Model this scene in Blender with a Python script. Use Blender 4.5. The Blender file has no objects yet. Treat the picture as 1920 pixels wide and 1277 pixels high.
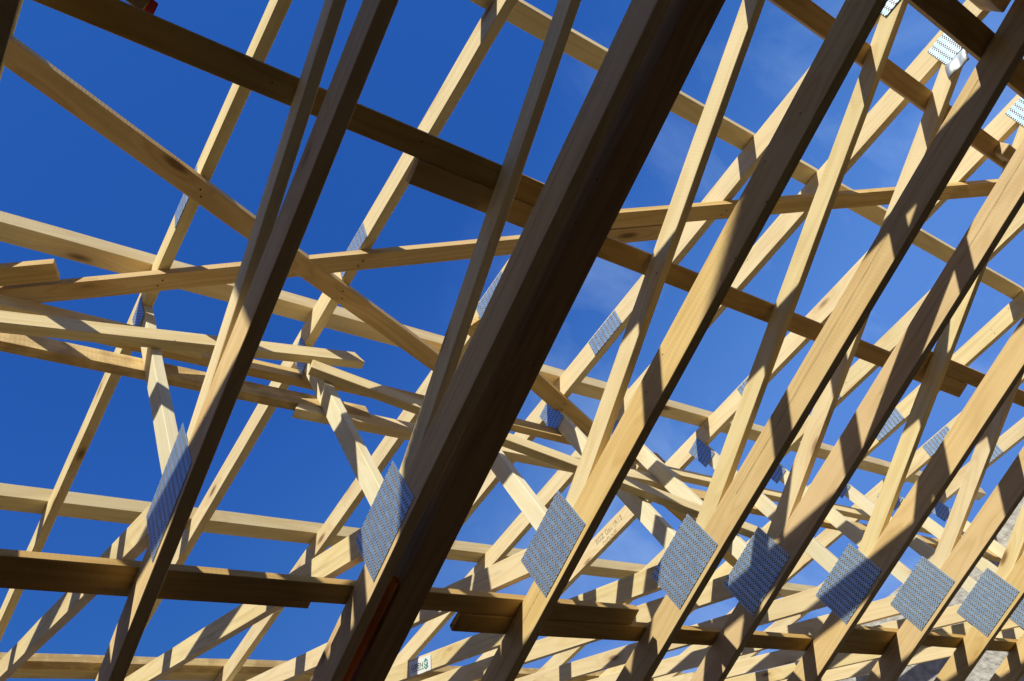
import bpy, bmesh, math, random
from mathutils import Vector, Matrix, noise

random.seed(7)
scene = bpy.context.scene
COL = scene.collection
EYE = 1.55                                   # camera height above the slab; heights below are relative to the eye

# ------------------------------------------------------------------ materials
def new_mat(name):
    m = bpy.data.materials.new(name); m.use_nodes = True
    nt = m.node_tree; nt.nodes.clear()
    out = nt.nodes.new('ShaderNodeOutputMaterial'); b = nt.nodes.new('ShaderNodeBsdfPrincipled')
    nt.links.new(b.outputs[0], out.inputs[0])
    return m, nt, b
def N(nt, t, **kw):
    n = nt.nodes.new(t)
    for k, v in kw.items():
        if k.startswith('i_'):
            n.inputs[int(k[2:])].default_value = v
        else: setattr(n, k, v)
    return n
def math_(nt, op, a, b=None, c=None):
    n = nt.nodes.new('ShaderNodeMath'); n.operation = op
    for i, x in enumerate((a, b, c)):
        if x is None: continue
        if hasattr(x, 'is_linked') or hasattr(x, 'links'): nt.links.new(x, n.inputs[i])
        else: n.inputs[i].default_value = x
    return n.outputs[0]
def ramp(nt, fac, stops):
    r = nt.nodes.new('ShaderNodeValToRGB'); e = r.color_ramp.elements
    while len(e) < len(stops): e.new(.5)
    for el, (p, c) in zip(e, stops):
        el.position = p; el.color = (*c, 1) if len(c) == 3 else c
    nt.links.new(fac, r.inputs[0]); return r.outputs[0]
def mixc(nt, fac, a, b, mode='MIX'):
    n = nt.nodes.new('ShaderNodeMix'); n.data_type = 'RGBA'; n.blend_type = mode
    for s, x in ((n.inputs[0], fac), (n.inputs[6], a), (n.inputs[7], b)):
        if hasattr(x, 'links'): nt.links.new(x, s)
        elif isinstance(x, (int, float)): s.default_value = x
        else: s.default_value = (*x, 1)
    return n.outputs[2]

def wood(name, light, dark, knot=(.16, .075, .03), rough_saw=.5, tint=.16, bark=0.0):
    """spruce: growth rings stretched along the 'grain' attribute, scattered knots, per-piece tint"""
    m, nt, b = new_mat(name); L = nt.links.new
    at = N(nt, 'ShaderNodeAttribute', attribute_name='grain')
    oi = N(nt, 'ShaderNodeObjectInfo')
    off = N(nt, 'ShaderNodeCombineXYZ')
    L(math_(nt, 'MULTIPLY', oi.outputs['Random'], 37.0), off.inputs[0]); L(math_(nt, 'MULTIPLY', oi.outputs['Random'], 11.0), off.inputs[1])
    L(math_(nt, 'MULTIPLY', oi.outputs['Random'], 5.3), off.inputs[2])
    ad = N(nt, 'ShaderNodeVectorMath', operation='ADD'); L(at.outputs['Vector'], ad.inputs[0]); L(off.outputs[0], ad.inputs[1])
    # knots
    ks = N(nt, 'ShaderNodeVectorMath', operation='MULTIPLY'); L(ad.outputs[0], ks.inputs[0]); ks.inputs[1].default_value = (3.0, 9.0, 9.0)
    vo = N(nt, 'ShaderNodeTexVoronoi', feature='F1'); vo.inputs['Scale'].default_value = 1.0; L(ks.outputs[0], vo.inputs['Vector'])
    sep = N(nt, 'ShaderNodeSeparateColor'); L(vo.outputs['Color'], sep.inputs[0])
    some = math_(nt, 'GREATER_THAN', sep.outputs[0], .52)
    kn = N(nt, 'ShaderNodeMapRange'); kn.inputs[1].default_value = .16; kn.inputs[2].default_value = .07; kn.inputs[3].default_value = 0; kn.inputs[4].default_value = 1
    L(vo.outputs['Distance'], kn.inputs[0]); knf = math_(nt, 'MULTIPLY', kn.outputs[0], some)
    halo = N(nt, 'ShaderNodeMapRange'); halo.inputs[1].default_value = .45; halo.inputs[2].default_value = .12; L(vo.outputs['Distance'], halo.inputs[0])
    hf = math_(nt, 'MULTIPLY', halo.outputs[0], some)
    # rings: banded noise bent round the knots
    gs = N(nt, 'ShaderNodeVectorMath', operation='MULTIPLY'); L(ad.outputs[0], gs.inputs[0]); gs.inputs[1].default_value = (1.1, 34.0, 34.0)
    n1 = N(nt, 'ShaderNodeTexNoise'); n1.inputs['Scale'].default_value = 1.0; n1.inputs['Detail'].default_value = 3; n1.inputs['Distortion'].default_value = .5; L(gs.outputs[0], n1.inputs['Vector'])
    g2 = N(nt, 'ShaderNodeVectorMath', operation='MULTIPLY'); L(ad.outputs[0], g2.inputs[0]); g2.inputs[1].default_value = (.7, 9.0, 9.0)
    n2 = N(nt, 'ShaderNodeTexNoise'); n2.inputs['Scale'].default_value = 1.0; n2.inputs['Detail'].default_value = 2; L(g2.outputs[0], n2.inputs['Vector'])
    ph = math_(nt, 'ADD', math_(nt, 'MULTIPLY', n2.outputs[0], 60.0), math_(nt, 'MULTIPLY', hf, 9.0))
    band = math_(nt, 'MULTIPLY_ADD', math_(nt, 'SINE', ph), .5, .5)
    ringf = math_(nt, 'ADD', math_(nt, 'MULTIPLY', math_(nt, 'POWER', band, 2.2), .34), math_(nt, 'MULTIPLY', n1.outputs[0], .60))
    col = ramp(nt, ringf, [(.2, light), (.85, dark)])
    # broad stains
    n3 = N(nt, 'ShaderNodeTexNoise'); n3.inputs['Scale'].default_value = 5.0; n3.inputs['Detail'].default_value = 5; L(ad.outputs[0], n3.inputs['Vector'])
    col = mixc(nt, math_(nt, 'MULTIPLY', ramp(nt, n3.outputs[0], [(.42, (0, 0, 0)), (.72, (1, 1, 1))]), .16), col, tuple(.72 * c for c in dark))
    col = mixc(nt, math_(nt, 'MULTIPLY', hf, .38), col, (dark[0] * .8, dark[1] * .62, dark[2] * .45))
    col = mixc(nt, math_(nt, 'MULTIPLY', knf, .8), col, knot)
    if bark > 0:
        n5 = N(nt, 'ShaderNodeTexNoise'); n5.inputs['Scale'].default_value = 14; n5.inputs['Detail'].default_value = 6; L(at.outputs['Vector'], n5.inputs['Vector'])
        col = mixc(nt, math_(nt, 'MULTIPLY', ramp(nt, n5.outputs[0], [(.40, (0, 0, 0)), (.56, (1, 1, 1))]), bark), col, (.20, .10, .045))
    # specks and pen dots, tiny
    sp = N(nt, 'ShaderNodeTexVoronoi'); sp.inputs['Scale'].default_value = 16; L(ad.outputs[0], sp.inputs['Vector'])
    spc = N(nt, 'ShaderNodeSeparateColor'); L(sp.outputs['Color'], spc.inputs[0])
    spk = math_(nt, 'MULTIPLY', math_(nt, 'LESS_THAN', sp.outputs['Distance'], .055), math_(nt, 'GREATER_THAN', spc.outputs[1], .88))
    col = mixc(nt, math_(nt, 'MULTIPLY', spk, .7), col, (.07, .04, .02))
    hs = N(nt, 'ShaderNodeHueSaturation')
    L(math_(nt, 'MULTIPLY_ADD', oi.outputs['Random'], tint, 1 - tint * .62), hs.inputs['Value'])
    fr = math_(nt, 'FRACT', math_(nt, 'MULTIPLY', oi.outputs['Random'], 13.7))
    L(math_(nt, 'MULTIPLY_ADD', fr, .007, .4985), hs.inputs['Hue']); L(math_(nt, 'MULTIPLY_ADD', fr, .16, .94), hs.inputs['Saturation'])
    L(col, hs.inputs['Color']); L(hs.outputs[0], b.inputs['Base Color'])
    b.inputs['Roughness'].default_value = .72; b.inputs['Specular IOR Level'].default_value = .22
    # saw marks + ring relief
    sm = N(nt, 'ShaderNodeTexWave'); sm.inputs['Scale'].default_value = 26; sm.inputs['Distortion'].default_value = 2.5; sm.inputs['Detail'].default_value = 2
    L(ad.outputs[0], sm.inputs['Vector'])
    hgt = math_(nt, 'ADD', math_(nt, 'MULTIPLY', sm.outputs[0], rough_saw * .35), math_(nt, 'ADD', n1.outputs[0], math_(nt, 'MULTIPLY', knf, -.5)))
    bp = N(nt, 'ShaderNodeBump'); bp.inputs['Strength'].default_value = .35; bp.inputs['Distance'].default_value = .0016
    L(hgt, bp.inputs['Height']); L(bp.outputs[0], b.inputs['Normal'])
    return m

M_TRUSS = wood('truss_spruce', (.90, .755, .45), (.78, .60, .31), tint=.13)
M_CHORD = wood('chord_spruce', (.82, .61, .315), (.69, .48, .215), tint=.15)
M_WHITE = wood('fresh_spruce', (.90, .83, .60), (.83, .73, .47))
M_BOARD = wood('batten_pine', (.80, .58, .275), (.60, .39, .15), rough_saw=.9, tint=.18)
M_BRACE_SHADED = wood('brace_pine_shaded', (.66, .44, .18), (.50, .31, .11), rough_saw=.9, tint=.15)  # pine darkened: the shade of the undersides is put into the colour
M_WANE = wood('waney_board', (.82, .64, .36), (.66, .46, .22), rough_saw=1.2, bark=.35)
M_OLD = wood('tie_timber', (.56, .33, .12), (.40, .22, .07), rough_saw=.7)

def steel():
    m, nt, b = new_mat('galvanised_nail_plate'); L = nt.links.new
    at = N(nt, 'ShaderNodeAttribute', attribute_name='grain'); s = N(nt, 'ShaderNodeSeparateXYZ'); L(at.outputs['Vector'], s.inputs[0])
    u, v = s.outputs[0], s.outputs[1]
    fu = math_(nt, 'FRACT', math_(nt, 'DIVIDE', u, .0235))
    def row(u0, u1, ofs):
        a = math_(nt, 'MULTIPLY', math_(nt, 'GREATER_THAN', fu, u0), math_(nt, 'LESS_THAN', fu, u1))
        fv = math_(nt, 'FRACT', math_(nt, 'ADD', math_(nt, 'DIVIDE', v, .0108), ofs))
        slot = math_(nt, 'MULTIPLY', a, math_(nt, 'LESS_THAN', fv, .56))
        lip = math_(nt, 'MULTIPLY', a, math_(nt, 'GREATER_THAN', fv, .70))
        slot_shade = math_(nt, 'MULTIPLY', a, math_(nt, 'LESS_THAN', fv, .36))
        return slot, lip, slot_shade
    s1, l1, d1 = row(.32, .58, 0.0); s2, l2, d2 = row(.54, .80, .5); slot_shade = math_(nt, 'MAXIMUM', d1, d2)
    slot = math_(nt, 'MAXIMUM', s1, s2); lip = math_(nt, 'MAXIMUM', l1, l2)
    nz = N(nt, 'ShaderNodeTexNoise'); nz.inputs['Scale'].default_value = 26; nz.inputs['Detail'].default_value = 4; L(at.outputs['Vector'], nz.inputs['Vector'])
    vz = N(nt, 'ShaderNodeTexVoronoi'); vz.inputs['Scale'].default_value = 120; L(at.outputs['Vector'], vz.inputs['Vector'])
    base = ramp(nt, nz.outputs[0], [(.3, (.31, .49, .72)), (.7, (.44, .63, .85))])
    hole = mixc(nt, slot_shade, (.42, .31, .17), (.012, .010, .008))  # shadow inside the slots painted near-black beside bare wood
    col = mixc(nt, slot, base, hole); col = mixc(nt, math_(nt, 'MULTIPLY', lip, .6), col, (.90, .93, .95))  # glint on the lips painted as near-white
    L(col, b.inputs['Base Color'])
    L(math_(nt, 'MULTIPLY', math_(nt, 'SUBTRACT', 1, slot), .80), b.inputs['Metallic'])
    L(math_(nt, 'MULTIPLY_ADD', vz.outputs['Distance'], .2, .42), b.inputs['Roughness'])
    bp = N(nt, 'ShaderNodeBump'); bp.inputs['Strength'].default_value = .5; bp.inputs['Distance'].default_value = .0015
    L(math_(nt, 'ADD', math_(nt, 'MULTIPLY', slot, -1), math_(nt, 'ADD', lip, math_(nt, 'MULTIPLY', nz.outputs[0], .6))), bp.inputs['Height']); L(bp.outputs[0], b.inputs['Normal'])
    return m
M_STEEL = steel()
def plain(name, c, rough=.6, metal=0, scale=30, var=.15, bump=0.0):
    m, nt, b = new_mat(name); L = nt.links.new
    tc = N(nt, 'ShaderNodeTexCoord'); nz = N(nt, 'ShaderNodeTexNoise'); nz.inputs['Scale'].default_value = scale; nz.inputs['Detail'].default_value = 6
    L(tc.outputs['Object'], nz.inputs['Vector'])
    L(ramp(nt, nz.outputs[0], [(.3, tuple(x * (1 - var) for x in c)), (.7, tuple(min(1, x * (1 + var)) for x in c))]), b.inputs['Base Color'])
    b.inputs['Roughness'].default_value = rough; b.inputs['Metallic'].default_value = metal
    if bump:
        bp = N(nt, 'ShaderNodeBump'); bp.inputs['Strength'].default_value = .9; bp.inputs['Distance'].default_value = bump
        L(nz.outputs[0], bp.inputs['Height']); L(bp.outputs[0], b.inputs['Normal'])
    return m
M_CONC = plain('rendered_blockwork', (.50, .49, .46), .95, 0, 22, .28, .02)
M_BLOCK = plain('bare_concrete_block', (.17, .14, .105), .95, 0, 9, .25, .01)
M_SLAB = plain('concrete_slab', (.060, .026, .007), .95, 0, 5, .25, .004)  # far darker than concrete: floor shade is put into the colour
M_EARTH = plain('bare_earth', (.06, .03, .01), 1, 0, 2, .3, .01)
M_TILE = plain('clay_tile', (.36, .16, .09), .85, 0, 8, .3, .004)
M_ORANGE = plain('orange_conduit', (.95, .30, .03), .5)
_nt = M_ORANGE.node_tree; _b = next(n for n in _nt.nodes if n.type == 'BSDF_PRINCIPLED'); _o = next(n for n in _nt.nodes if n.type == 'OUTPUT_MATERIAL')
_t = _nt.nodes.new('ShaderNodeBsdfTranslucent'); _t.inputs[0].default_value = (1, .34, .04, 1); _m = _nt.nodes.new('ShaderNodeMixShader'); _m.inputs[0].default_value = .3
_nt.links.new(_b.outputs[0], _m.inputs[1]); _nt.links.new(_t.outputs[0], _m.inputs[2]); _nt.links.new(_m.outputs[0], _o.inputs[0])
M_RED = plain('red_webbing', (.62, .025, .012), .6)
M_PAPER = plain('sticker_paper', (.90, .91, .90), .5, 0, 60, .04)
M_GREEN = plain('sticker_green', (.01, .30, .19), .5)
M_INK = plain('sticker_ink', (.05, .13, .12), .5)
M_PENCIL = plain('pencil_line', (.52, .40, .22), .8)
M_NAIL = plain('nail_steel', (.10, .09, .08), .4, .8)
M_FLAP = plain('bent_plate_steel', (.58, .62, .64), .5, .8, 14, .3, .003)

# ------------------------------------------------------------------ mesh helpers
def W(x, y, z): return Vector((x, y, z + EYE))
def finish(name, bm, mat, axis, parent=None, org=Vector((0, 0, 0)), jit=.0, smooth=False):
    """write the grain attribute (position along the piece, two across), wobble the arrises, link"""
    a = Vector(axis).normalized(); r = Vector((1, 0, 0)) if abs(a.x) < .8 else Vector((0, 0, 1))
    b = (r - a * r.dot(a)).normalized(); c = a.cross(b)
    bm.normal_update()
    me = bpy.data.meshes.new(name)
    g = [Vector((v.co.dot(a), v.co.dot(b), v.co.dot(c))) for v in bm.verts]
    if jit:
        for v in bm.verts:
            s = v.co * 2.3 + Vector((hash(name) % 97, 3.1, len(bm.verts) * .7)); v.co += noise.noise_vector(s) * jit + noise.noise_vector(s * 9) * jit * .35
    bmesh.ops.recalc_face_normals(bm, faces=bm.faces[:])
    bm.to_mesh(me); bm.free()
    at = me.attributes.new('grain', 'FLOAT_VECTOR', 'POINT')
    for i, p in enumerate(g): at.data[i].vector = p
    me.materials.append(mat)
    o = bpy.data.objects.new(name, me); COL.objects.link(o)
    if parent: o.parent = parent
    return o
def cut_lengthwise(bm, p, d, length, step):
    n = max(1, int(length / step)); d = d.normalized()
    for i in range(1, n):
        geom = bm.verts[:] + bm.edges[:] + bm.faces[:]
        bmesh.ops.bisect_plane(bm, geom=geom, plane_co=p + d * (length * i / n), plane_no=d)
def bevel(bm, w=.0016):
    es = [e for e in bm.edges if len(e.link_faces) == 2 and e.calc_face_angle(0) > .6]
    bmesh.ops.bevel(bm, geom=es, offset=w, segments=1, affect='EDGES', clamp_overlap=True)
def prism(poly, x0, x1):
    """closed polygon in the truss plane (y, z rel. to eye) extruded over x0..x1"""
    bm = bmesh.new()
    f = bm.faces.new([bm.verts.new(W(x0, y, z)) for y, z in poly])
    r = bmesh.ops.extrude_face_region(bm, geom=[f])
    for v in r['geom']:
        if isinstance(v, bmesh.types.BMVert): v.co.x = x1
    return bm
def member(name, poly, x0, x1, direction, mat, parent, jit=.0016):
    bm = prism(poly, x0, x1); bmesh.ops.recalc_face_normals(bm, faces=bm.faces[:]); bevel(bm)
    d = Vector((0, direction[0], direction[1])).normalized()
    ts = [v.co.dot(d) for v in bm.verts]; t0, t1 = min(ts), max(ts)
    cut_lengthwise(bm, d * t0, d, t1 - t0, .12)
    return finish(name, bm, mat, d, parent, jit=jit)
def board_bm(p0, p1, wdir, w, t, skew0=0, skew1=0, rough0=0, rough1=0, step=.18):
    """board from p0 to p1 (centre of its underside), width w along wdir, thickness t upwards"""
    p0, p1 = Vector(p0), Vector(p1); a = (p1 - p0).normalized(); L = (p1 - p0).length
    b = (Vector(wdir) - a * Vector(wdir).dot(a)).normalized(); c = a.cross(b)
    if c.z < 0 and abs(c.z) > .3: c = -c
    bm = bmesh.new(); q = []
    for s, base, sk in ((0, p0, skew0), (1, p1, skew1)):
        q.append([bm.verts.new(base + b * (w / 2 * i) + c * (t * k) + a * (sk * i)) for i, k in ((-1, 0), (1, 0), (1, 1), (-1, 1))])
    bm.faces.new(q[0][::-1]); bm.faces.new(q[1])
    for i in range(4): bm.faces.new((q[0][i], q[0][(i + 1) % 4], q[1][(i + 1) % 4], q[1][i]))
    bmesh.ops.recalc_face_normals(bm, faces=bm.faces[:]); bevel(bm)
    cut_lengthwise(bm, p0, a, L, step)
    for base, r, s in ((p0, rough0, 1), (p1, rough1, -1)):
        if r:
            bmesh.ops.subdivide_edges(bm, edges=[e for e in bm.edges if all(abs((v.co - base).dot(a)) < .02 for v in e.verts)], cuts=7)
            for v in bm.verts:
                if abs((v.co - base).dot(a)) < .02: v.co += a * s * random.uniform(-1, 1) * r
    return bm, a
def board(name, p0, p1, wdir, w, t, mat, label, group, cat='board', jit=.0018, parent=None, **kw):
    p0 = W(*p0); p1 = W(*p1)
    bm, a = board_bm(p0, p1, wdir, w, t, **kw)
    o = finish(name, bm, mat, a, parent, jit=jit)
    if parent is None:
        o['label'] = label; o['category'] = cat
        if group: o['group'] = group
    return o
def empty(name, loc, label, cat, group=None):
    e = bpy.data.objects.new(name, None); e.empty_display_size = .2; COL.objects.link(e); e.location = loc
    e['label'] = label; e['category'] = cat
    if group: e['group'] = group
    return e

# ------------------------------------------------------------------ one roof truss (fan truss), its face at x = 0
RM = .3047                                  # roof slope
Y_RIDGE, Y_FAR = 3.80, 10.30
def rt(y): return 2.643 + RM * y            # top of rafter
def rb(y): return rt(y) - .0985
def lt(y): return 1.001 + .735 * y          # web to the ridge
def wt(y): return 2.107 - .217 * y          # web to the eave
T0, T1 = .0, .036
def mir(poly): return [(2 * Y_RIDGE - y, z) for y, z in poly]
def plate(name, yc, zc, du, dv, ang, parent, x=-.0016, back=False):
    d = Vector((0, math.cos(ang), math.sin(ang))); n = Vector((0, -math.sin(ang), math.cos(ang)))
    c = W(0, yc, zc); bm = bmesh.new()
    bmesh.ops.create_cube(bm, size=1)
    for v in bm.verts: v.co = c + d * (v.co.x * du) + n * (v.co.y * dv) + Vector((1, 0, 0)) * (x + v.co.z * .0014)
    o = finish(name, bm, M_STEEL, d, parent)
    for i, v in enumerate(o.data.vertices):
        r = v.co - c; o.data.attributes['grain'].data[i].vector = (r.dot(d) + du / 2 + .0235 * 40 + .001, r.dot(n) + dv / 2, r.x)
    return o
def make_truss():
    t = empty('roof_truss', (0, 0, 0), '', 'roof truss')
    y0 = -2.75
    member('bottom_chord', [(y0, 1.726), (Y_FAR, 1.726), (Y_FAR, 1.830), (y0, 1.830)], T0, T1, (1, 0), M_CHORD, t)
    sides = (lambda p: p, mir)
    for s, f in enumerate(sides):
        sg = 1 if s == 0 else -1
        q = .0004 * s
        member('rafter', f([(-3.25, rb(-3.25)), (-3.25, rt(-3.25)), (Y_RIDGE, rt(Y_RIDGE)), (Y_RIDGE, rb(Y_RIDGE))]), T0 + .0003, T1 - .0003, (1, sg * RM), M_TRUSS, t)
        ytop = (2.643 - .0985 - 1.001 + .012) / (.735 - RM)
        ybot = (2.643 - .0985 - (1.001 - .1025) + .012) / (.735 - RM)
        member('ridge_web', f([(1.05, lt(1.05)), (1.20, lt(1.20) - .1025), (min(ybot, Y_RIDGE - .002), lt(min(ybot, Y_RIDGE - .002)) - .1025), (ytop, lt(ytop))]),
               T0 + .0012, T1 - .0012, (1, sg * .735), M_TRUSS, t)
        member('post', f([(1.130, 1.80), (1.198, 1.80), (1.198, rb(1.198) + .012), (1.130, rb(1.130) + .012)]), T0 + .0021, T1 - .0021, (0, 1), M_WHITE, t)
        ya = (2.643 - .0985 + .012 - 2.107) / (-.217 - RM); yb = (2.643 - .0985 + .012 - 2.037) / (-.217 - RM)
        member('eave_web', f([(ya, wt(ya)), (1.10, wt(1.10)), (1.02, wt(1.02) - .070), (yb, wt(yb) - .070)]), T0 + .003, T1 - .003, (1, -sg * .217), M_TRUSS, t)
        pl = lambda n, y, z, du, dv, a, **k: plate(n, y if s == 0 else 2 * Y_RIDGE - y, z, du, dv, a * sg, t, **k)
        pl('nail_plate', 1.173, 1.836, .282, .182, 0)
        pl('nail_plate', 1.192, 1.842, .275, .178, 0, x=T1 + .0016)
        pl('nail_plate', 1.172, 2.872, .15, .092, math.pi / 2)
        pl('nail_plate', .705, rt(.705) - .052, .20, .084, math.atan(RM))
        if s == 0: pl('nail_plate', -.875, rt(-.875) - .087, .13, .115, math.atan(RM))
    plate('nail_plate', Y_RIDGE, rb(Y_RIDGE) + .02, .22, .13, 0, t)
    return t
XS = [-.46, -.048, .55, 1.139, 1.748, 2.357, 2.758, 3.366, 3.951, 4.563, 5.13, 5.73]
LAB = ['pine roof truss behind the viewer, first of the row, outside the picture',
       'dark roof truss whose shaded timbers cross the top left corner',
       'shaded roof truss at the left with a tall narrow nail plate seen edge on',
       'roof truss directly left of the wide dark beam, its plate beside that beam',
       'roof truss just right of the wide dark beam with a sunlit nail plate',
       'roof truss with a green and white sticker low on its ridge web',
       'roof truss with a bluish shaded nail plate and a bent plate end',
       'roof truss with pencil writing and a half hidden sticker on its rafter',
       'roof truss with a fully sunlit nail plate, sixth plate from the left',
       'roof truss with the last complete nail plate inside the right edge',
       'roof truss at the right, its nail plate cut by the photo edge',
       'last roof truss of the row, right in front of the grey gable wall']
GT = 'prefabricated roof trusses standing in a row'
proto = make_truss()
trusses = []
def copy_tree(o):
    c = o.copy(); COL.objects.link(c)
    for ch in list(o.children):
        d = ch.copy(); COL.objects.link(d); d.parent = c
    return c
for i, x in enumerate(XS):
    t = proto if i == 0 else copy_tree(proto)
    t.location = (x, 0, 0)
    t['label'] = LAB[i]; t['group'] = GT
    trusses.append(t)
T = lambda k: trusses[k + 1]                # T(1) is the first whole truss in view

# ------------------------------------------------------------------ labels and pencil marks on single trusses
def text_mesh(s, size):
    cu = bpy.data.curves.new('t', 'FONT'); cu.body = s; cu.size = size; cu.extrude = 0
    o = bpy.data.objects.new('t', cu); COL.objects.link(o)
    dg = bpy.context.evaluated_depsgraph_get(); me = bpy.data.meshes.new_from_object(o.evaluated_get(dg))
    bpy.data.objects.remove(o); bpy.data.curves.remove(cu); me.materials.clear()
    return me
def face_frame(y, z, ang, x):
    """matrix of a label on the near (x-) face: text runs towards the eave, its top is up"""
    X = Vector((0, -math.cos(ang), -math.sin(ang))); Nn = Vector((-1, 0, 0)); Y = Nn.cross(X)
    m = Matrix((X, Y, Nn)).transposed().to_4x4(); m.translation = W(x, y, z); return m
def put_mesh(name, me, mat, frame, parent):
    me.transform(frame); me.name = name; me.materials.append(mat)
    o = bpy.data.objects.new(name, me); COL.objects.link(o); o.parent = parent; return o
def poly_mesh(polys):
    me = bpy.data.meshes.new('p'); vs = []; fs = []
    for p in polys:
        fs.append(tuple(range(len(vs), len(vs) + len(p)))); vs += [(a, b, 0) for a, b in p]
    me.from_pydata(vs, [], fs); return me
def sticker(parent, y, z, ang):
    w, h = .205, .074
    bm = bmesh.new(); nx = 14
    for i in range(nx + 1):
        for j in range(2):
            u = i / nx
            bm.verts.new((u * w, j * h - .002 * math.sin(u * 9) * (j - .5), .0012 + .0010 * math.sin(u * 14 + j) ** 2))
    bm.verts.ensure_lookup_table()
    for i in range(nx): bm.faces.new([bm.verts[k] for k in (2 * i, 2 * i + 2, 2 * i + 3, 2 * i + 1)])
    me = bpy.data.meshes.new('sticker'); bm.to_mesh(me); bm.free()
    st = put_mesh('sticker', me, M_PAPER, face_frame(y, z, ang, 0), parent)
    F = face_frame(y, z, ang, -.0031)
    tm = text_mesh('GIPEN', .040); 
    xs = [v.co.x for v in tm.vertices]; sc = .112 / (max(xs) - min(xs))
    tm.transform(Matrix.Translation((.018 - min(xs) * sc, .027, 0)) @ Matrix.Diagonal((sc, .92, 1, 1)))
    put_mesh('lettering', tm, M_INK, F, st)
    rule = poly_mesh([[(.016, .018), (.140, .018), (.140, .0205), (.016, .0205)]])
    put_mesh('underline', rule, M_GREEN, F, st)
    cx, s = .160, .018
    em = [[(cx - s, .050), (cx, .064), (cx + s, .050), (cx + s * .55, .046), (cx, .0535), (cx - s * .55, .046)],
          [(cx - s, .045), (cx, .031), (cx + s, .045), (cx + s, .037), (cx, .023), (cx - s, .037)],
          [(cx - s, .031), (cx, .017), (cx + s, .031), (cx + s, .023), (cx, .009), (cx - s, .023)],
          [(cx - .004, .0435), (cx, .047), (cx + .004, .0435), (cx, .040)]]
    put_mesh('emblem', poly_mesh(em), M_GREEN, F, st)
    put_mesh('registered_dot', poly_mesh([[(cx + .021, .017), (cx + .024, .017), (cx + .024, .020), (cx + .021, .020)]]), M_GREEN, F, st)
A_L = math.atan(.735); A_R = math.atan(RM)
sticker(T(4), 2.762, 2.927, A_L)
sticker(T(6), 1.70, 3.075, A_R)
def pencil(parent, s, y, z, ang, size):
    put_mesh('pencil_note', text_mesh(s, size), M_PENCIL, face_frame(y, z, ang, -.0010), parent)
pencil(T(6), 'EGZ Gau (R13', 2.02, 3.205, A_R, .042)
pencil(T(6), 'DiG-NE', 1.99, 3.150, A_R, .040)
pencil(T(6), '24', 1.42, 3.005, A_R, .060)
pencil(T(6), 'r', 1.50, 3.03, A_R, .05)
pencil(T(6), '11', 1.07, 2.92, A_R, .045)
# drying cracks along some chords
def crack(parent, pts, w=.0011):
    up = [(y, z + w * (.4 + .6 * abs(math.sin(k * 1.7)))) for k, (y, z) in enumerate(pts)]
    me = bpy.data.meshes.new('drying_crack')
    vs = [W(-.0019, y, z) for y, z in pts] + [W(-.0019, y, z) for y, z in up]; n = len(pts)
    me.from_pydata([tuple(v) for v in vs], [], [(i, i + 1, n + i + 1, n + i) for i in range(n - 1)]); me.materials.append(M_CRACK)
    o = bpy.data.objects.new('drying_crack', me); COL.objects.link(o); o.parent = parent
M_CRACK = plain('crack_shadow', (.10, .055, .02), .9)
for tr, ya, yb, z0 in ((T(4), -1.15, .85, 1.792), (T(5), -.9, .35, 1.786), (T(2), -.2, .9, 1.790), (T(3), 1.2, 1.75, 1.778)):
    crack(tr, [(ya + (yb - ya) * k / 40, z0 + .004 * math.sin(k * .13) + .0008 * math.sin(k * 1.9)) for k in range(41)])
def web_crack(parent, ya, yb, dz):
    crack(parent, [(ya + (yb - ya) * k / 24, lt(ya + (yb - ya) * k / 24) - dz + .001 * math.sin(k * 1.3)) for k in range(25)])
web_crack(T(1), 1.35, 1.9, .055); web_crack(T(2), 1.32, 2.6, .06); web_crack(T(4), 1.5, 2.3, .05); web_crack(T(3), 1.4, 2.1, .045)
# bent nail plate at the eave joint of truss 5
def bent_flap(parent):
    bm = bmesh.new(); g = []
    for i in range(9):
        row = []
        for j in range(7):
            u, v = i / 8, j / 6
            y = -.874 + .046 * u + .105 * v * .80; z = 2.222 - .056 * u + .105 * v * .33
            x = -.004 - .018 * math.sin(u * 2.6) * (.4 + .6 * math.sin(v * 5 + 1) ** 2) - .006 * u
            row.append(bm.verts.new(W(x, y, z)))
        g.append(row)
    for i in range(8):
        for j in range(6): bm.faces.new((g[i][j], g[i + 1][j], g[i + 1][j + 1], g[i][j + 1]))
    o = finish('bent_plate_corner', bm, M_FLAP, (0, 1, 0), parent)
    for p in o.data.polygons: p.use_smooth = True
    o.modifiers.new('thick', 'SOLIDIFY').thickness = .0014
bent_flap(T(5))

# ------------------------------------------------------------------ loose timbers
PY = (0, 1, 0)
GB = 'bracing boards nailed along the trusses'
def along(name, x0, x1, y0, y1, z, t, mat, label, dz=0, group=GB, cat='brace', **kw):
    """board lying flat across the trusses from x0 to x1, y0..y1 wide, underside at z"""
    w = abs(y1 - y0); ym = (y0 + y1) / 2
    return board(name, (x0, ym, z), (x1, ym, z + dz), PY, w, t, mat, label, group, cat, **kw)
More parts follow.
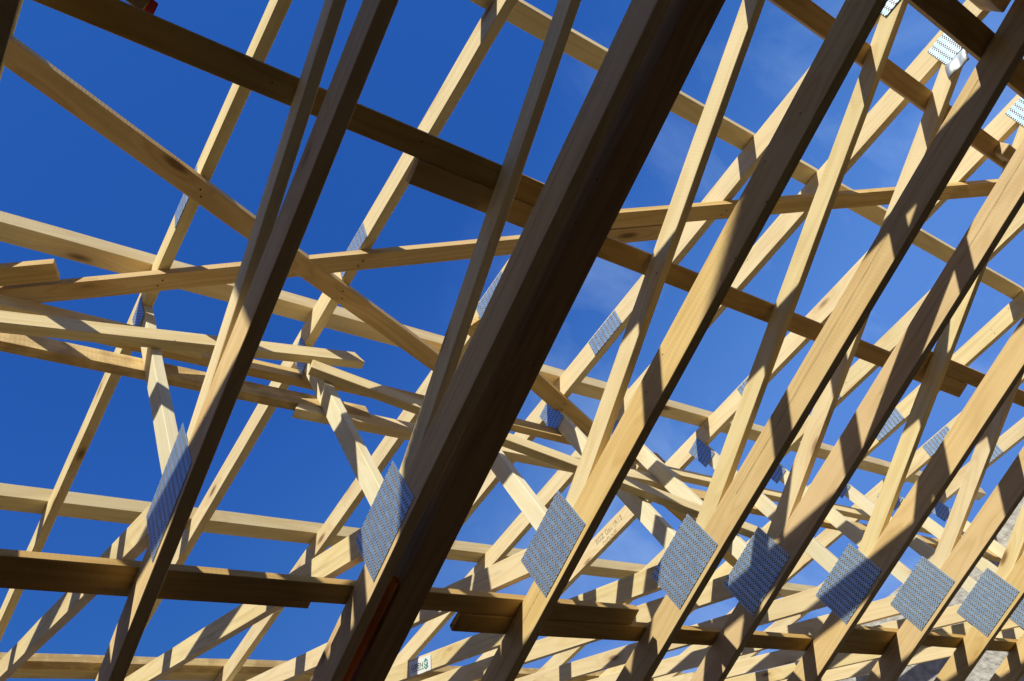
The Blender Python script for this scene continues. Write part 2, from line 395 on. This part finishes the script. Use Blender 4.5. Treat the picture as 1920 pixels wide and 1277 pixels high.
# tie beam and orange conduit in the gap beside truss 2
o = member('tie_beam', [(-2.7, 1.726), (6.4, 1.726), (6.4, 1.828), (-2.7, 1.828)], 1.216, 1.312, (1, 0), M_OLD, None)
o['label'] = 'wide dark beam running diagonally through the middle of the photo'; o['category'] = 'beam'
bm = bmesh.new(); ring = []
for k in range(40):
    y = 1.30 + k * .05; x = 1.196 + .004 * math.sin(k * .7); z = 1.746 + .003 * math.sin(k * .5)
    ring.append([bm.verts.new(W(x + .0175 * math.cos(a), y, z + .0175 * math.sin(a))) for a in [j * math.pi / 8 for j in range(16)]])
for a_, b_ in zip(ring, ring[1:]):
    for j in range(16): bm.faces.new((a_[j], a_[(j + 1) % 16], b_[(j + 1) % 16], b_[j]))
o = finish('conduit', bm, M_ORANGE, (0, 1, 0)); o['label'] = 'orange plastic conduit lying in the gap beside the wide dark beam'; o['category'] = 'conduit'
for p in o.data.polygons: p.use_smooth = True

# on top of the bottom chords
ZC = 1.8312
along('brace_board', -.5, 2.27, 1.398, 1.466, ZC, .027, M_BRACE_SHADED, 'long dark board across the chords at the lower left, under the leftmost nail plates', rough1=.008)
along('brace_board', -.5, 1.05, 1.425, 1.512, ZC + .0285, .027, M_BRACE_SHADED, 'brown board lapped on top of the dark brace at the lower left edge')
along('brace_board', 1.55, 4.02, 1.4695, 1.538, ZC, .027, M_BRACE_SHADED, 'dark board with a jagged sawn left end below the sunlit nail plates', rough0=.012)
along('brace_board', 3.55, 6.32, 1.398, 1.466, ZC, .027, M_BRACE_SHADED, 'board across the chords at the lower right corner below the last nail plates')
along('brace_board', 1.2, 6.32, -.80, -.72, ZC, .027, M_BRACE_SHADED, 'dark board crossing the top right corner above the bent nail plate')
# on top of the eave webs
along('brace_board', -.5, 1.34, .163, .231, 2.068, .027, M_BRACE_SHADED, 'long dark board across the top left of the photo, ending at the wide beam')
along('brace_board', .908, 3.72, .2316, .300, 2.063, .027, M_BRACE_SHADED, 'brown board lapped beside the top left brace, running behind the wide beam')
along('brace_board', 3.34, 6.32, .163, .231, 2.066, .027, M_BRACE_SHADED, 'board carrying on to the right edge beside the square lapped board end')
along('brace_board', -.2, 3.42, -.695, -.627, 2.25, .027, M_BRACE_SHADED, 'brown board across the eave webs at the upper right, below the bent plate')
along('brace_board', 3.30, 6.32, -.697, -.630, 2.25, .027, M_BRACE_SHADED, 'short board length at the right edge following on behind the bent plate truss', rough0=.01)
# battens on top of the rafters (their width follows the roof slope)
SL = Vector((0, 1, RM)).normalized()
def on_rafters(x0, x1, ya, yb, t, label, mat=M_BOARD, lift=.0012, **kw):
    ym = (ya + yb) / 2; w = (yb - ya) * math.sqrt(1 + RM * RM)
    return board('roof_batten', (x0, ym, rt(ym) + lift), (x1, ym, rt(ym) + lift), SL, w, t, mat, label, 'battens across the tops of the rafters', 'batten', **kw)
on_rafters(-.5, 6.32, 1.003, 1.074, .060, 'pale batten across the rafters above the crossed boards at the left', M_TRUSS)
on_rafters(-.5, 6.32, 2.252, 2.338, .066, 'pale batten across the rafters at the lower left, below the posts', M_TRUSS)
on_rafters(-.3, 6.32, -.284, -.216, .050, 'batten across the rafters at the top middle of the photo with a bright upper edge', M_TRUSS)
on_rafters(-.5, 6.32, 3.43, 3.50, .045, 'batten nearest the ridge along the bottom edge of the photo', M_WANE)
on_rafters(-.5, 6.32, 3.515, 3.585, .045, 'second batten beside the ridge one at the bottom edge', M_TRUSS)
on_rafters(-.3, 6.32, -1.55, -1.48, .050, 'batten across the rafters beyond the top edge of the photo', M_TRUSS)
# diagonal wind braces under the rafters
def under_rafters(x0, y0, x1, y1, w, label, mat=M_BOARD, t=.027, extra=0, **kw):
    p0 = (x0, y0, rb(y0) - t * 1.045 - .0012 - extra); p1 = (x1, y1, rb(y1) - t * 1.045 - .0012 - extra)
    d = Vector((x1 - x0, y1 - y0, RM * (y1 - y0))); nrm = Vector((0, -RM, 1)).normalized(); wd = nrm.cross(d)
    return board('wind_brace', p0, p1, wd, w, t, mat, label, 'diagonal wind braces under the rafters', 'brace', **kw)
under_rafters(-.03, .44, 1.90, 1.135, .075, 'diagonal board running down from the top left edge, paired nail heads at the rafters')
under_rafters(1.70, .835, 5.2, 2.25, .078, 'diagonal board continuing down to the right behind the wide dark beam')
under_rafters(-.35, 1.485, 2.20, .185, .070, 'diagonal board rising gently from the left edge, with pairs of nail heads')
under_rafters(1.90, .255, 4.60, -1.08, .070, 'diagonal board carrying the gentle rise on to the right edge')
under_rafters(-.35, 1.395, .272, 1.078, .070, 'short board end lapped beside the gently rising brace at the left edge', skew1=.0)
# boards on the posts
PX = Vector((0, 0, 1))
def on_posts(x0, z0, x1, z1, ynear, yfar, h, label, mat, **kw):
    p0 = W(x0, ynear, z0 + h / 2); p1 = W(x1, ynear, z1 + h / 2)
    a = (p1 - p0).normalized(); b = Vector((0, 0, 1)); b = (b - a * b.dot(a)).normalized()
    bm, ax = board_bm(p0, p1, b, h, yfar - ynear, **kw)
    for v in bm.verts:                       # thickness must run away from the viewer (y+)
        if v.co.y < ynear - 1e-4: v.co.y = 2 * ynear - v.co.y
    bmesh.ops.recalc_face_normals(bm, faces=bm.faces[:])
    o = finish('post_brace', bm, mat, ax, jit=.0018)
    o['label'] = label; o['category'] = 'brace'; o['group'] = 'boards nailed to the posts'
    return o
on_posts(-.5, 2.228, 1.337, 2.782, 1.097, 1.1285, .078, 'pale board rising across the two left posts with a square end against the sky', M_TRUSS)
on_posts(1.098, 2.612, 2.95, 1.962, 1.097, 1.1285, .076, 'pale board sloping down to the right from the second post', M_TRUSS)
on_posts(-.5, 2.775, .77, 2.775, 1.200, 1.232, .082, 'board behind the left posts, mostly hidden by the pale rising board', M_TRUSS)
on_posts(.385, 2.800, 1.30, 2.800, 1.234, 1.268, .085, 'grey board stub behind the first post', M_BOARD, rough0=.003)
on_posts(-.5, 2.525, 1.33, 2.525, 1.200, 1.232, .088, 'rough waney board with bark behind the two left posts', M_WANE, rough1=.01)
on_posts(1.055, 2.478, 2.95, 2.478, 1.200, 1.236, .080, 'offset board with an angled end lapped on the waney board right of the second post', M_TRUSS, skew0=.02)
on_posts(1.15, 2.775, 3.0, 2.72, 1.2005, 1.232, .080, 'grey board running right from the second post to the posts behind the wide beam', M_BOARD)
on_posts(2.8, 2.672, 6.3, 2.66, 1.234, 1.266, .075, 'long board behind the posts on the right half of the photo', M_TRUSS)
on_posts(2.85, 2.41, 6.3, 2.40, 1.200, 1.232, .080, 'lower long board behind the right hand posts', M_BOARD)
# offcuts
def offcut(name, c, size, rot, mat, label, cat='offcut'):
    bm = bmesh.new(); bmesh.ops.create_cube(bm, size=1)
    R = Matrix.Rotation(rot[2], 3, 'Z') @ Matrix.Rotation(rot[1], 3, 'Y') @ Matrix.Rotation(rot[0], 3, 'X')
    for v in bm.verts: v.co = R @ Vector((v.co.x * size[0], v.co.y * size[1], v.co.z * size[2]))
    bmesh.ops.bevel(bm, geom=bm.edges[:], offset=.003, segments=1, affect='EDGES')
    bmesh.ops.subdivide_edges(bm, edges=[e for e in bm.edges if e.calc_length() > .03], cuts=5)
    ax = R @ Vector((1, 0, 0))
    for v in bm.verts: v.co += W(*c)
    o = finish(name, bm, mat, ax, jit=.004); o['label'] = label; o['category'] = cat
    return o
offcut('wood_offcut', (2.18, -.90, 1.875), (.34, .085, .085), (0, 0, .0), M_WANE, 'dark wood block with a chamfered end at the top right corner')
offcut('wood_offcut', (.174, .142, 2.112), (.062, .045, .028), (0, 0, .3), M_BOARD, 'small wood block resting above the long dark board at the top left')
offcut('wood_offcut', (3.30, -.668, 2.222), (.07, .05, .055), (0, .2, .1), M_WANE, 'small brown end grain block under the board at the right edge')
o = offcut('lifting_strap', (.206, .152, 2.108), (.038, .036, .004), (.5, .3, .2), M_RED, 'small red strap end showing above the long dark board at the top left', 'strap')
# nail heads on the wind braces
def nails(brace, pts):
    for i, (x, y) in enumerate(pts):
        bm = bmesh.new(); bmesh.ops.create_cone(bm, cap_ends=True, segments=10, radius1=.0032, radius2=.0032, depth=.002)
        for v in bm.verts: v.co += W(x, y, rb(y) - .0303)
        finish('nail_head', bm, M_NAIL, (0, 0, 1), brace)
brs = [o for o in COL.objects if o.name.startswith('wind_brace')]
nails(brs[0], [(.563, .645), (.573, .668), (1.150, .85), (1.162, .88)])
nails(brs[2], [(.565, 1.03), (.572, 1.005), (1.152, .735), (1.158, .71), (1.76, .42), (1.768, .40)])
nails(brs[3], [(2.372, .035), (2.378, .012)])
nails(brs[1], [(2.37, 1.09), (2.378, 1.12)])

# ------------------------------------------------------------------ masonry, ground, added light blockers
def wall_block(name, verts, faces, mat, label, cat='wall'):
    bm = bmesh.new(); vs = [bm.verts.new(v) for v in verts]
    for f in faces: bm.faces.new([vs[i] for i in f])
    bmesh.ops.recalc_face_normals(bm, faces=bm.faces[:])
    o = finish(name, bm, mat, (1, 0, 0)); o['label'] = label; o['category'] = cat
    return o
def box_wall(name, x0, x1, y0, y1, z0, z1, label):
    v = [W(x, y, z) for z in (z0, z1) for x, y in ((x0, y0), (x1, y0), (x1, y1), (x0, y1))]
    return wall_block(name, v, [(0, 1, 2, 3), (4, 5, 6, 7), (0, 1, 5, 4), (1, 2, 6, 5), (2, 3, 7, 6), (3, 0, 4, 7)], M_BLOCK, label)
# gable wall with a rough, stepped mortar edge under the last rafters
bm = bmesh.new(); top = []
n = 90
for i in range(n + 1):
    y = -2.6 + (Y_FAR + 2.4) * i / n
    zr = rt(y) if y < Y_RIDGE else rt(2 * Y_RIDGE - y)
    top.append((y, zr - .13 + random.uniform(-.018, .018)))
xa, xb = 6.33, 6.53
prof = [(-2.6, -EYE - .05)] + [(-2.6, top[0][1])] + top[1:] + [(top[-1][0], -EYE - .05)]
f = bm.faces.new([bm.verts.new(W(xa, y, z)) for y, z in prof])
r = bmesh.ops.extrude_face_region(bm, geom=[f])
for v in r['geom']:
    if isinstance(v, bmesh.types.BMVert): v.co.x = xb
bmesh.ops.recalc_face_normals(bm, faces=bm.faces[:])
o = finish('gable_wall', bm, M_CONC, (0, 1, 0)); o['label'] = 'grey rendered gable wall with a rough top edge behind the last truss at the right'; o['category'] = 'wall'
box_wall('party_wall', -.972, -.752, -.685, 10.2, -EYE - .05, 1.724, 'grey block wall closing the room behind the viewer on the left')
box_wall('eave_wall', -.748, 6.33, -2.72, -2.52, -EYE - .05, 1.724, 'grey block wall carrying the near ends of the trusses, behind the viewer')
box_wall('eave_wall', -.748, 6.33, 10.0, 10.2, -EYE - .05, 1.724, 'grey block wall carrying the far ends of the trusses')

def sheet(name, x0, x1, y0, y1, z, mat):
    bm = bmesh.new(); bm.faces.new([bm.verts.new(W(x, y, z)) for x, y in ((x0, y0), (x1, y0), (x1, y1), (x0, y1))])
    o = finish(name, bm, mat, (1, 0, 0)); o['kind'] = 'structure'; return o
sheet('ground', -600, 600, -600, 600, -EYE - .03, M_EARTH)
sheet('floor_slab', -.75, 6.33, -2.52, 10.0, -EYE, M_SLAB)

# unseen gable, added and shaped so its shadow falls on the first trusses
nb = empty('shade_gable', W(-.86, -4, -EYE), 'unseen gable with a toothed coping, added behind the viewer to cast shade', 'wall')
XG0, XG1, YG, ZG, SG = -.97, -.75, -.69, 3.47, .31
def nb_add(name, bm, mat, axis):
    bmesh.ops.recalc_face_normals(bm, faces=bm.faces[:])
    o = finish(name, bm, mat, axis); o.parent = nb; o.matrix_parent_inverse = Matrix.Translation(-nb.location)
def extr(prof, x0, x1):
    bm = bmesh.new(); f = bm.faces.new([bm.verts.new(W(x0, y, z)) for y, z in prof])
    r = bmesh.ops.extrude_face_region(bm, geom=[f])
    for v in r['geom']:
        if isinstance(v, bmesh.types.BMVert): v.co.x = x1
    return bm
nb_add('masonry', extr([(YG, -EYE - .05), (YG, ZG), (-8.5, ZG + SG * (8.5 + YG)), (-8.5, -EYE - .05)], XG0, XG1), M_CONC, (0, 1, 0))
bm = bmesh.new()
for k in range(150):
    y = YG + .012 - k * .040; z = ZG - SG * (y - YG) - .01
    r = bmesh.ops.create_cube(bm, size=1)
    for v in r['verts']: v.co = W((XG0 + XG1) / 2 + v.co.x * .27, y + v.co.y * .021, z + .045 + v.co.z * .11 - v.co.y * .021 * SG)
nb_add('shadow_teeth', bm, M_TILE, (0, 1, 0))  # teeth added to break the shadow edge into stripes

# unseen hillside added behind the viewer to block low sky light
bm = bmesh.new(); rows = []
for i in range(61):
    a = math.radians(75 + 210 * i / 60); row = []
    for j in range(7):
        d_ = 90 + j * 18; e = math.sin(math.pi * min(1, (i / 60) * 4, (1 - i / 60) * 4) / 2)
        h = e * (58 * math.sin(math.pi / 2 * j / 6) + 6 * noise.noise(Vector((i * .3, j * .5, 0))) * (j > 0))
        row.append(bm.verts.new(W(math.cos(a) * d_, math.sin(a) * d_, h - EYE - .2)))
    rows.append(row)
for a_, b_ in zip(rows, rows[1:]):
    for j in range(6): bm.faces.new((a_[j], b_[j], b_[j + 1], a_[j + 1]))
o = finish('sky_blocker_hills', bm, plain('sky_blocker_slope', (.06, .055, .025), 1, 0, .2, .4), (1, 0, 0)); o['kind'] = 'structure'

# unseen house added on the left to keep low sky light off the trusses
hs_ = empty('sky_blocker_house', W(-12, 6, -EYE), 'unseen rendered house with a tiled roof, added behind the viewer to block sky light', 'house')
def hp(name, bm, mat, axis, par=None):
    bmesh.ops.recalc_face_normals(bm, faces=bm.faces[:]); o = finish(name, bm, mat, axis)
    o.parent = par or hs_; o.matrix_parent_inverse = Matrix.Translation(-hs_.location); return o
hp('house_wall', extr([(-1.0, -EYE - .05), (-1.0, 5.2), (6.5, 8.4), (14, 5.2), (14, -EYE - .05)], -16, -8), M_CONC, (0, 1, 0))
hp('roof', extr([(-1.6, 5.02), (-1.6, 5.20), (6.5, 8.68), (14.6, 5.20), (14.6, 5.02), (6.5, 8.45)], -16.4, -7.6), M_TILE, (0, 1, 0))
for y in (1.2, 5.6, 10.0):
    for z in (-.6, 2.2): hp('shutter', extr([(y, z), (y + 1.1, z), (y + 1.1, z + 1.35), (y, z + 1.35)], -8.0, -7.95), M_OLD, (0, 0, 1))

# ------------------------------------------------------------------ camera
Rm = [[0.8013916211346634, -0.42426940208625913, -0.42162417391383566],
      [0.23587511390560953, 0.8719310736261185, -0.42906774929516667],
      [0.5496675360753734, 0.24440064913697035, 0.7988328501546841]]
cam = bpy.data.cameras.new('camera'); co = bpy.data.objects.new('camera', cam); COL.objects.link(co)
right, down, fwd = (Vector(r) for r in Rm)
m = Matrix((right, -down, -fwd)).transposed().to_4x4(); m.translation = W(0, 0, 0); co.matrix_world = m
cam.sensor_fit = 'HORIZONTAL'; cam.sensor_width = 36; cam.lens = 1592.81 / 1920 * 36
cam.clip_start = .02; cam.clip_end = 3000
scene.camera = co

# ------------------------------------------------------------------ light and sky
SUN = Vector((-1.12, -1.0, 1.0)).normalized()     # towards the sun
el = math.asin(SUN.z); az = math.atan2(SUN.x, SUN.y)
sl = bpy.data.lights.new('sun', 'SUN'); so = bpy.data.objects.new('sun', sl); COL.objects.link(so)
sl.energy = 5.0; sl.angle = math.radians(.53); sl.color = (1.0, .935, .775)
so.rotation_euler = (-SUN).to_track_quat('-Z', 'Y').to_euler(); so.location = SUN * 30
w = bpy.data.worlds.new('World'); scene.world = w; w.use_nodes = True
nt = w.node_tree; nt.nodes.clear()
out = nt.nodes.new('ShaderNodeOutputWorld'); bg = nt.nodes.new('ShaderNodeBackground'); nt.links.new(bg.outputs[0], out.inputs[0])
sky = nt.nodes.new('ShaderNodeTexSky'); sky.sky_type = 'NISHITA'; sky.sun_disc = False
sky.sun_elevation = el; sky.sun_rotation = az; sky.altitude = 300; sky.air_density = 1.0; sky.dust_density = .3; sky.ozone_density = 3.0
hs = nt.nodes.new('ShaderNodeHueSaturation'); hs.inputs['Saturation'].default_value = 1.12; hs.inputs['Hue'].default_value = .505
nt.links.new(sky.outputs[0], hs.inputs['Color'])
tc = nt.nodes.new('ShaderNodeTexCoord'); mp = nt.nodes.new('ShaderNodeMapping'); mp.inputs['Rotation'].default_value = (.3, .2, .9); mp.inputs['Scale'].default_value = (1.5, 2.6, 1.5)
nt.links.new(tc.outputs['Generated'], mp.inputs[0])
cz = nt.nodes.new('ShaderNodeTexNoise'); cz.inputs['Scale'].default_value = 1.7; cz.inputs['Detail'].default_value = 7; cz.inputs['Roughness'].default_value = .58; cz.inputs['Distortion'].default_value = .6
nt.links.new(mp.outputs[0], cz.inputs['Vector'])
# thin cirrus grows towards the gable end (x+)
sx = nt.nodes.new('ShaderNodeSeparateXYZ'); nt.links.new(tc.outputs['Generated'], sx.inputs[0])
gx = nt.nodes.new('ShaderNodeMapRange'); gx.inputs[1].default_value = .28; gx.inputs[2].default_value = .78; nt.links.new(sx.outputs[0], gx.inputs[0])
cl = ramp(nt, cz.outputs[0], [(.47, (0, 0, 0)), (.72, (1, 1, 1))])
gz = nt.nodes.new('ShaderNodeMapRange'); gz.inputs[1].default_value = .88; gz.inputs[2].default_value = .60; nt.links.new(sx.outputs[2], gz.inputs[0])
haze = math_(nt, 'ADD', math_(nt, 'MULTIPLY', math_(nt, 'MULTIPLY', gx.outputs[0], gz.outputs[0]), .50), math_(nt, 'MULTIPLY', gz.outputs[0], .10))
cg = nt.nodes.new('ShaderNodeMapRange'); cg.inputs[1].default_value = .46; cg.inputs[2].default_value = .74; nt.links.new(sx.outputs[0], cg.inputs[0])
tinted = mixc(nt, 1.0, hs.outputs[0], (.34, .86, 1.52), 'MULTIPLY')
tinted = mixc(nt, 1.0, tinted, (.22, .80, 2.95), 'DARKEN')
cf = math_(nt, 'MULTIPLY', math_(nt, 'MULTIPLY', cl, cg.outputs[0]), .45)
mixed = mixc(nt, cf, mixc(nt, haze, tinted, (.95, 2.25, 5.8)), (3.6, 4.9, 7.0))
nt.links.new(mixed, bg.inputs['Color'])
bg.inputs['Strength'].default_value = .15
scene.view_settings.view_transform = 'Standard'; scene.view_settings.look = 'None'; scene.view_settings.exposure = 0; scene.view_settings.gamma = 1
scene.cycles.max_bounces = 8; scene.cycles.diffuse_bounces = 3; scene.cycles.glossy_bounces = 3
scene.cycles.use_denoising = True
